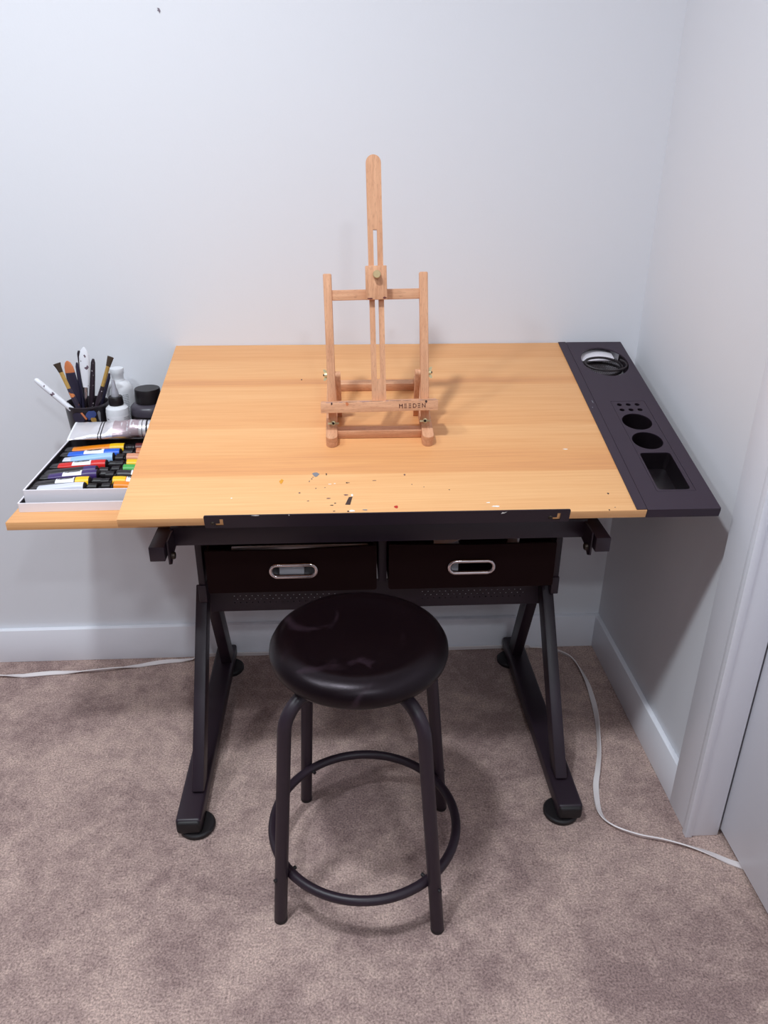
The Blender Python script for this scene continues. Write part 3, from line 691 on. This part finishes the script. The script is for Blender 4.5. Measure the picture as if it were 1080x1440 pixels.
# ------------------------------------------------------------------ paint set on the side shelf
ZS = 0.650
def open_tray(name, x0, x1, y0, y1, z0, z1, th, lab, cat, rot, floor_=0.0027):
    t = thing(name, lab, cat, ((x0+x1)/2, (y0+y1)/2, z0), Matrix.Rotation(rot, 3, 'Z'))
    W_ = WM[t.name]; a, b, h = (x1-x0)/2, (y1-y0)/2, z1-z0
    bm = BM(); outer = rrect(-a, a, -b, b, 0.003, 3); inner = rrect(-a+th, a-th, -b+th, b-th, 0.002, 3)
    plate(bm, outer, [inner], 0, h, W_); box(bm, -a+0.001, a-0.001, -b+0.001, b-0.001, 0, 0.0018, mat=W_)
    link_mesh('body', bm, M['card'], t)
    bm = BM(); i2 = rrect(-a+th+0.0008, a-th-0.0008, -b+th+0.0008, b-th-0.0008, 0.002, 3)
    plate(bm, rrect(-a+th+0.0001, a-th-0.0001, -b+th+0.0001, b-th-0.0001, 0.002, 3), [i2], 0.002, h-0.0012, W_)
    box(bm, -a+th+0.0002, a-th-0.0002, -b+th+0.0002, b-th-0.0002, 0.0019, floor_, mat=W_)
    link_mesh('liner', bm, M['cardin'], t)
    return t
open_tray('box_lid', -0.6090, -0.3305, 1.327, 1.632, ZS+0.0003, ZS+0.0180, 0.0028, 'white card lid lying under the box of paint tubes on the side shelf', 'lid', rad(0.6))
open_tray('paint_box', -0.6015, -0.3370, 1.345, 1.6235, ZS+0.0034, ZS+0.0360, 0.0032, 'open white box full of paint tubes on the left side shelf', 'box', rad(0.2), 0.0150)
ZB = ZS+0.0034+0.0150
def paint_tube(x, y, z, ang, L, col, crimp, lab, seg2=None, labcol='label', text=True, r=0.0112, roll=0.0, hw=0.0112, wrinkle=0.0):
    """lies along its local X; crimp at 0, cap at L"""
    rot = Matrix.Rotation(ang, 3, 'Z') @ Matrix.Rotation(roll, 3, 'X')
    t = thing('paint_tube', lab, 'paint tube', (x, y, z), rot, 'paint tubes in the white box'); W_ = WM[t.name]
    bl = L-0.024
    def sec(s):
        k = min(1, s/bl)
        th = 0.0012+(r-0.0012)*min(1, (k/0.85))**0.8; wd = hw+(r-hw)*k
        return wd, th
    def loft(s0, s1, n, off=0, a0=0, a1=2*PI, m=20, closed=True):
        bm = BM(); rings = []
        for i in range(n+1):
            s = s0+(s1-s0)*i/n; wd, th = sec(s); wob = wrinkle*sin(s*260)*0.0012
            ring = []
            for j in range(m if closed else m+1):
                a = a0+(a1-a0)*j/m
                ring.append(bm.verts.new((s, (wd+off)*cos(a), (th+off)*sin(a)+wob)))
            rings.append(ring)
        for A, B in zip(rings, rings[1:]):
            q = len(A)
            for j in range(q if closed else q-1): bm.faces.new((A[j], A[(j+1) % q], B[(j+1) % q], B[j]))
        if closed: bm.faces.new(rings[0]); bm.faces.new(rings[-1])
        bm.transform(W_); return bm
    link_mesh('tube_body', loft(0.016, bl, 14), M[col], t)
    link_mesh('crimp', loft(0, 0.016, 3), M[crimp], t)
    if seg2: link_mesh('colour_or_reflection_band', loft(bl*0.76, bl, 5, 0.0004), M[seg2], t)
    if labcol:
        link_mesh('label', loft(bl*0.40, bl*0.74, 7, 0.0005, rad(30), rad(150), 12, False), M[labcol], t)
        if text:
            k = bl*0.57; wd, th = sec(k); slope = math.atan2(sec(bl*.7)[1]-sec(bl*.44)[1], bl*.26)
            TM = W_ @ Matrix.Translation((k, 0, th+0.0009)) @ Matrix.Rotation(-slope, 4, 'Y') @ Matrix.Rotation(PI if abs(ang) < 1 else 0, 4, 'Z')
            link_mesh('lettering', text_bm('MEEDEN', 0.0078, 0.0001, TM), M['ink'], t, smooth=False)
    bm = BM(); CM = W_ @ frame_from((bl, 0, 0), (0, 1, 0), (0, 0, 1), (1, 0, 0))
    lathe(bm, [(r, 0), (r*0.9, 0.002), (0.0042, 0.005), (0.0042, 0.007), (0.0080, 0.0072), (0.0086, 0.008), (0.0074, 0.0235), (0.0066, 0.024), (0, 0.024)], CM, 18)
    link_mesh('cap', bm, M['capblack'], t)
    return t
r_ = 0.0112
LEFT = [(1.3660, 'paint_pearl', 'paint_black', 'pearl white paint tube at the front left of the white box', None, None),
        (1.3905, 'paint_black', 'paint_black', 'black paint tube with white label and yellow band, second row of the box', 'paint_yellow', 'label'),
        (1.4230, 'paint_purple', 'paint_black', 'purple paint tube between the red tube and the black tube with yellow band', None, 'label'),
        (1.4480, 'paint_black', 'paint_black', 'plain black paint tube tucked beside the purple tube and red tube', 'paint_purple', None),
        (1.4800, 'paint_red', 'paint_black', 'red paint tube with white label in the left column of the box', None, 'label'),
        (1.5140, 'paint_sky', 'paint_pearl', 'light blue paint tube between the red tube and the bright blue tube', None, None),
        (1.5440, 'paint_blue', 'paint_black', 'bright blue paint tube with white label in the left column of the box', None, 'label'),
        (1.5740, 'paint_orange', 'paint_black', 'orange paint tube partly under the big silver tube, left column', 'paint_yellow', None)]
xs = [-0.596, -0.596, -0.595, -0.594, -0.594, -0.580, -0.594, -0.594]
Ls = [0.126, 0.128, 0.132, 0.124, 0.134, 0.124, 0.146, 0.148]
angs = [0.0, 0.02, 0.05, 0.0, 0.01, 0.06, 0.0, 0.0]
for (y, col, cr, lab, s2, lc), x, L_, an in zip(LEFT, xs, Ls, angs):
    paint_tube(x, y, ZB+r_+0.0006, an, L_, col, cr, lab, s2, lc)
RIGHT = [(1.3660, 'paint_orange', 'orange paint tube at the front of the right column of the box', None, None),
         (1.3905, 'paint_orange', 'orange paint tube with white label, second in the right column of the box', 'paint_yellow', 'label'),
         (1.4250, 'paint_black', 'black paint tube with white label in the right column of the box', None, 'label'),
         (1.4520, 'paint_green', 'green paint tube in the right column of the box', None, 'label'),
         (1.4810, 'paint_yellow', 'yellow paint tube with white label in the right column of the box', None, 'label'),
         (1.5140, 'paint_red', 'red paint tube with peach band in the right column of the box', 'paint_peach', 'label'),
         (1.5440, 'paint_copper', 'copper coloured paint tube in the right column, beside the red tube', None, 'label'),
         (1.5740, 'paint_maroon', 'dark maroon paint tube at the back of the right column of the box', None, None)]
for i, (y, col, lab, s2, lc) in enumerate(RIGHT):
    paint_tube(-0.3425-0.004*(i % 2), y, ZB+r_+0.0006, PI+0.01*((i*7) % 3-1), 0.119+0.004*(i % 3), col, 'paint_black', lab, s2, lc)
# big silver tube lying across the back of the box
def silver_tube():
    RS = Matrix.Rotation(rad(3), 3, 'Z') @ Matrix.Rotation(rad(20), 3, 'X')
    t = thing('paint_tube', 'large crumpled silver paint tube lying across the back of the box', 'paint tube', (-0.582, 1.590, 0.7150), RS); W_ = WM[t.name]
    L_ = 0.180; n = 28; m = 22; g_ = random.Random(11); P = []
    for i in range(n):
        k = i/(n-1); hw = 0.0300-0.0085*min(1, k*1.3); th = 0.0012+0.0175*min(1, k*1.35)**0.8
        row = []
        for j in range(m):
            a = 2*PI*j/m; x = L_*k+0.004*cos(a)*(1-k)
            c_ = 1.0
            for kc, wk, ac, wa, dp in ((0.36, 0.06, 1.9, 0.8, -0.30), (0.46, 0.05, 1.1, 0.9, 0.16), (0.58, 0.07, 2.3, 0.7, -0.24), (0.70, 0.05, 1.3, 0.8, 0.12), (0.76, 0.05, 3.6, 0.8, -0.30), (0.52, 0.06, 4.2, 0.8, -0.25), (0.20, 0.07, 1.4, 0.6, -0.16), (0.64, 0.03, 1.7, 0.5, -0.16)):
                da = (a-ac+PI) % (2*PI)-PI; c_ += 1.5*dp*math.exp(-((k-kc)/wk)**2-(da/wa)**2)
            c_ += g_.uniform(-0.05, 0.05)*min(1, k*4)
            row.append(V((x, hw*cos(a)*(0.6+0.4*c_), th*sin(a)*c_)))
        P.append(row)
    def strip(k0, k1, nm, m_, off, n2=None, ends=False):
        b2 = BM(); rr = []; n2 = n2 or max(2, int((k1-k0)*(n-1)))
        for i in range(n2+1):
            q_ = (k0+(k1-k0)*i/n2)*(n-1); i0 = min(n-2, int(q_)); f = q_-i0
            rr.append([b2.verts.new((P[i0][j]*(1-f)+P[i0+1][j]*f)+V((0, off*cos(2*PI*j/m), off*sin(2*PI*j/m)))) for j in range(m)])
        for A, B in zip(rr, rr[1:]):
            for j in range(m): b2.faces.new((A[j], A[(j+1) % m], B[(j+1) % m], B[j]))
        if ends: b2.faces.new(rr[0]); b2.faces.new(rr[-1])
        b2.transform(W_); link_mesh(nm, b2, m_, t, angle=28)
    strip(0, 1, 'tube_body', M['silver'], 0, n-1, True)
    strip(0.0, 0.025, 'crimp_edge', M['label'], 0.0006)
    for k0, k1 in ((0.335, 0.345), (0.365, 0.378), (0.835, 0.842), (0.88, 0.90)): strip(k0, k1, 'printed_band', M['ink'], 0.0005)
    strip(0.50, 0.80, 'colour_or_reflection_band', M['mauve_reflection'], 0.0004)  # mauve band is a reflection painted onto the foil
silver_tube()

# ------------------------------------------------------------------ cup with brushes
CX, CY = -0.5690, 1.6760
CU = thing('brush_cup', 'black plastic cup holding brushes behind the paint box', 'cup', (CX, CY, ZS+0.0003))
bm = BM(); cz = ZS+0.0003
lathe(bm, [(0, 0), (0.0385, 0), (0.0395, 0.002), (0.0458, 0.097), (0.0474, 0.099), (0.0474, 0.102), (0.0455, 0.103), (0.0440, 0.101), (0.0378, 0.004), (0, 0.0035)], Matrix.Translation((CX, CY, cz)), 48)
link_mesh('cup_body', bm, M['cup'], CU)
def cup_pt(a, z, off=0.0005):
    rr = 0.0395+0.0063*(z/0.097)+off
    return V((CX+rr*sin(a), CY-rr*cos(a), cz+z))
def cup_patch(poly, nm, m, off=0.0005):
    bm = BM(); cx = sum(p[0] for p in poly)/len(poly); cy = sum(p[1] for p in poly)/len(poly)
    c_ = bm.verts.new(cup_pt(cx, cy, off)); vs = [bm.verts.new(cup_pt(p[0], p[1], off)) for p in poly]
    for j in range(len(vs)): bm.faces.new((c_, vs[j], vs[(j+1) % len(vs)]))
    link_mesh(nm, bm, m, CU)
cup_patch(blob(-0.18, 0.080, 0.30, 0.0125, 18, 0.05, 2), 'printed_picture', M['navy'])
cup_patch(blob(0.42, 0.084, 0.24, 0.011, 14, 0.25, 5), 'printed_picture', plain('print_blue', srgb(58, 76, 134), 0.4))
cup_patch([(-0.03, 0.092), (0.06, 0.093), (0.24, 0.078), (0.17, 0.075)], 'printed_picture', M['paint_copper'], 0.0009)
cup_patch(blob(0.52, 0.073, 0.17, 0.008, 12, 0.45, 8), 'printed_picture', M['gold'], 0.0009)
cup_patch(blob(0.80, 0.080, 0.08, 0.012, 10, 0.45, 11), 'printed_picture', M['stain_grey'], 0.0009)
def stick(name, lab, cat, bot, topp, secs, group=None, flat=(1, 1), rot=None):
    """secs: [(part name, material, [(t, r), ...], flat)] along bot->top"""
    bot, topp = V(bot), V(topp); t = thing(name, lab, cat, bot, rot_to(topp-bot).to_3x3(), group)
    W_ = WM[t.name]; L_ = (topp-bot).length; first = None
    for nm, m, pr, fl in secs:
        bm = BM(); ang0 = 0
        tube(bm, [W_ @ V((0, 0, L_*k)) for k, _ in pr], [r*1.15 for _, r in pr], 16, flat=fl)
        link_mesh(nm, bm, M[m], t, angle=60)
def through(a, b, z):
    """straight line from the tip a past the rim point b, carried down to height z"""
    a, b = V(a), V(b); k = (a.z-z)/(a.z-b.z)
    return a+(b-a)*k, a
def hold(bot):
    dy = bot.y-CY; lim = math.sqrt(max(0, 0.0345**2-dy*dy)); dx = max(-lim, min(lim, bot.x-CX))
    return V((CX+dx, bot.y, bot.z))
zf = cz+0.008
def held(name, lab, cat, tip, rim, secs, group='brushes standing in the black cup', z=zf):
    b, a = through(tip, rim, z); b = hold(b)
    stick(name, lab, cat, b, a, secs, group)
F1 = (1, 1)
held('painting_marker', 'white paint-spattered handle leaning far left out of the black cup', 'tool', (-0.6577, 1.6430, 0.8149), (-0.5862, 1.6430, 0.7471),
     [('handle', 'spotwhite', [(0, .003), (.3, .0052), (.9, .0052), (.97, .0046), (1, .0024)], F1)], None, z=cz+0.062)
held('paint_brush', 'brush with flared dark bristles leaning left in the black cup', 'brush', (-0.6089, 1.6505, 0.8459), (-0.5791, 1.6505, 0.7445),
     [('handle', 'spotorange', [(0, .002), (.5, .0045), (.66, .0042), (.72, .0034)], F1), ('ferrule', 'gold', [(.71, .0036), (.90, .0038)], F1), ('bristles', 'hair', [(.895, .0036), (.95, .0048), (1, .0068)], (.6, 1.1))])
held('painting_knife', 'wide dark blade with orange paint at its tip in the black cup', 'tool', (-0.5987, 1.6855, 0.8425), (-0.5904, 1.6855, 0.7391),
     [('handle', 'darkhandle', [(0, .004), (.5, .004)], F1), ('blade', 'navy', [(.45, .004), (.55, .0075), (.72, .0088), (.86, .0080)], (.3, 1.15)), ('painted_tip', 'paint_copper', [(.86, .0081), (.93, .0072), (.98, .0045), (1, .0015)], (.31, 1.16))])
held('paint_brush', 'thin dark brush handle just left of the white palette knife, the shorter one', 'brush', (-0.5812, 1.6920, 0.8370), (-0.5832, 1.6920, 0.7331),
     [('handle', 'navy', [(0, .0028), (.6, .0036), (.95, .0034), (1, .0016)], F1)])
held('paint_brush', 'thin dark brush handle touching the white palette knife, the taller one', 'brush', (-0.5775, 1.7060, 0.8596), (-0.5845, 1.7060, 0.7325),
     [('handle', 'darkhandle', [(0, .0028), (.6, .0036), (.97, .0036), (1, .0018)], F1)])
held('palette_knife', 'palette knife with a white pointed handle upright in the black cup', 'palette knife', (-0.5530, 1.6680, 0.8764), (-0.5678, 1.6680, 0.7406),
     [('blade', 'chrome', [(0, .001), (.1, .004), (.42, .0035)], (.3, 1)), ('ferrule', 'chrome', [(.42, .0030), (.60, .0032)], F1), ('handle', 'spotwhite', [(.595, .0040), (.66, .0055), (.80, .0078), (.90, .0078), (.96, .0055), (1, .0012)], (.5, 1.2))], None)
held('paint_brush', 'dark paint-speckled brush handle right of the white palette knife', 'brush', (-0.5402, 1.6780, 0.8482), (-0.5611, 1.6780, 0.7373),
     [('handle', 'spotdark', [(0, .003), (.55, .0054), (.8, .0048), (.96, .0040), (1, .0020)], F1)])
held('paint_brush', 'brush with gold ferrule and short brown bristles leaning right in the black cup', 'brush', (-0.4968, 1.6590, 0.8568), (-0.5431, 1.6590, 0.7451),
     [('handle', 'spotdark', [(0, .002), (.55, .0048), (.68, .0036)], F1), ('ferrule', 'gold', [(.675, .0035), (.90, .0036)], F1), ('bristles', 'hair', [(.895, .0036), (1, .0054)], (.5, 1.1))])
held('paint_brush', 'dark brush handle behind the gold ferrule brush at the right of the cup', 'brush', (-0.5171, 1.6990, 0.8102), (-0.5472, 1.6990, 0.7342),
     [('handle', 'navy', [(0, .0025), (.6, .0042), (.94, .0042), (1, .002)], F1)])

# ------------------------------------------------------------------ bottles
def text_lines(parent, cx, cy, r, a0, a1, zs, h, m, seed=0, vertical=False):
    """rows of tiny print bent round a bottle"""
    g_ = random.Random(seed); bm = BM()
    for z in zs:
        a = a0
        while a < a1:
            w_ = g_.uniform(0.03, 0.10); b = min(a1, a+w_); k = 3
            vs = [(cx+r*sin(a+(b-a)*i/k), cy-r*cos(a+(b-a)*i/k)) for i in range(k+1)]
            for p0, p1 in zip(vs, vs[1:]):
                A = [bm.verts.new((p0[0], p0[1], z)), bm.verts.new((p1[0], p1[1], z)), bm.verts.new((p1[0], p1[1], z+h)), bm.verts.new((p0[0], p0[1], z+h))]
                bm.faces.new(A)
            a = b+0.03
    link_mesh('small_print', bm, m, parent, smooth=False)
BX, BY = -0.5105, 1.7340; z0 = ZS+0.0003
t = thing('medium_bottle', 'tall white plastic bottle with ribbed cap at the back of the side shelf', 'bottle', (BX, BY, z0))
bm = BM(); lathe(bm, [(0, 0), (0.028, 0), (0.0298, 0.002), (0.0298, 0.114), (0.0285, 0.122), (0.023, 0.129), (0.0150, 0.134), (0.0125, 0.140), (0.0125, 0.148), (0, 0.148)], Matrix.Translation((BX, BY, z0)), 40)
link_mesh('bottle_body', bm, M['bottle'], t)
bm = BM(); lathe(bm, [(0.0128, 0.138), (0.0132, 0.147), (0.0152, 0.151), (0.0155, 0.160), (0.0148, 0.1625), (0, 0.1625)], Matrix.Translation((BX, BY, z0)), 32); link_mesh('cap', bm, M['bottle'], t)
text_lines(t, BX, BY, 0.0300, 0.1, 0.9, [z0+0.106-0.004*i for i in range(15)], 0.0016, M['stain_grey'], 3)
DX, DY = -0.4990, 1.6570
t = thing('dropper_bottle', 'small white bottle with black collar and clear nozzle beside the black cup', 'bottle', (DX, DY, z0))
bm = BM(); lathe(bm, [(0, 0), (0.0235, 0), (0.0248, 0.002), (0.0248, 0.088), (0.0235, 0.095), (0.018, 0.100), (0.012, 0.102), (0, 0.102)], Matrix.Translation((DX, DY, z0)), 36); link_mesh('bottle_body', bm, M['bottle'], t)
bm = BM(); lathe(bm, [(0, 0.102), (0.0150, 0.102), (0.0158, 0.104), (0.0150, 0.119), (0.0135, 0.121), (0, 0.121)], Matrix.Translation((DX, DY, z0)), 28); link_mesh('collar', bm, M['capblack'], t)
bm = BM(); lathe(bm, [(0.0085, 0.121), (0.0080, 0.128), (0.0050, 0.140), (0.0040, 0.152), (0.0020, 0.158), (0, 0.158)], Matrix.Translation((DX, DY, z0)), 20); link_mesh('nozzle', bm, M['nozzle'], t)
bm = BM(); rr = 0.0250
n_ = 20; A = [bm.verts.new((DX+rr*sin(-1.5+3.0*i/n_), DY-rr*cos(-1.5+3.0*i/n_), z0+0.010)) for i in range(n_+1)]; B = [bm.verts.new((v.co.x, v.co.y, z0+0.082)) for v in A]
for i in range(n_): bm.faces.new((A[i], A[i+1], B[i+1], B[i]))
link_mesh('label', bm, M['label'], t)
text_lines(t, DX, DY, 0.0252, 0.75, 1.4, [z0+0.076-0.0032*i for i in range(14)], 0.0013, M['stain_grey'], 5)
text_lines(t, DX, DY, 0.0252, -0.75, -0.25, [z0+0.058, z0+0.043], 0.0035, M['ink'], 6)
text_lines(t, DX, DY, 0.0252, -0.85, -0.6, [z0+0.073], 0.0025, M['ink'], 7)
JX, JY = -0.4370, 1.6900
t = thing('gesso_jar', 'wide charcoal jar with a black screw lid beside the raised tabletop', 'jar', (JX, JY, z0))
bm = BM(); lathe(bm, [(0, 0), (0.039, 0), (0.0415, 0.003), (0.0415, 0.080), (0.0405, 0.088), (0.036, 0.093), (0.026, 0.097), (0, 0.097)], Matrix.Translation((JX, JY, z0)), 44); link_mesh('jar_body', bm, M['jar'], t)
bm = BM(); lathe(bm, [(0.0415, 0.010), (0.0418, 0.010), (0.0418, 0.073), (0.0415, 0.073)], Matrix.Translation((JX, JY, z0)), 44); link_mesh('label', bm, M['capblack'], t)
bm = BM(); lathe(bm, [(0, 0.097), (0.0275, 0.097), (0.0280, 0.099), (0.0280, 0.126), (0.0268, 0.1285), (0, 0.1285)], Matrix.Translation((JX, JY, z0)), 40); link_mesh('lid', bm, M['capblack'], t)
text_lines(t, JX, JY, 0.0421, -0.75, -0.30, [z0+0.064-0.006*i for i in range(4)], 0.003, M['stain_grey'], 8)
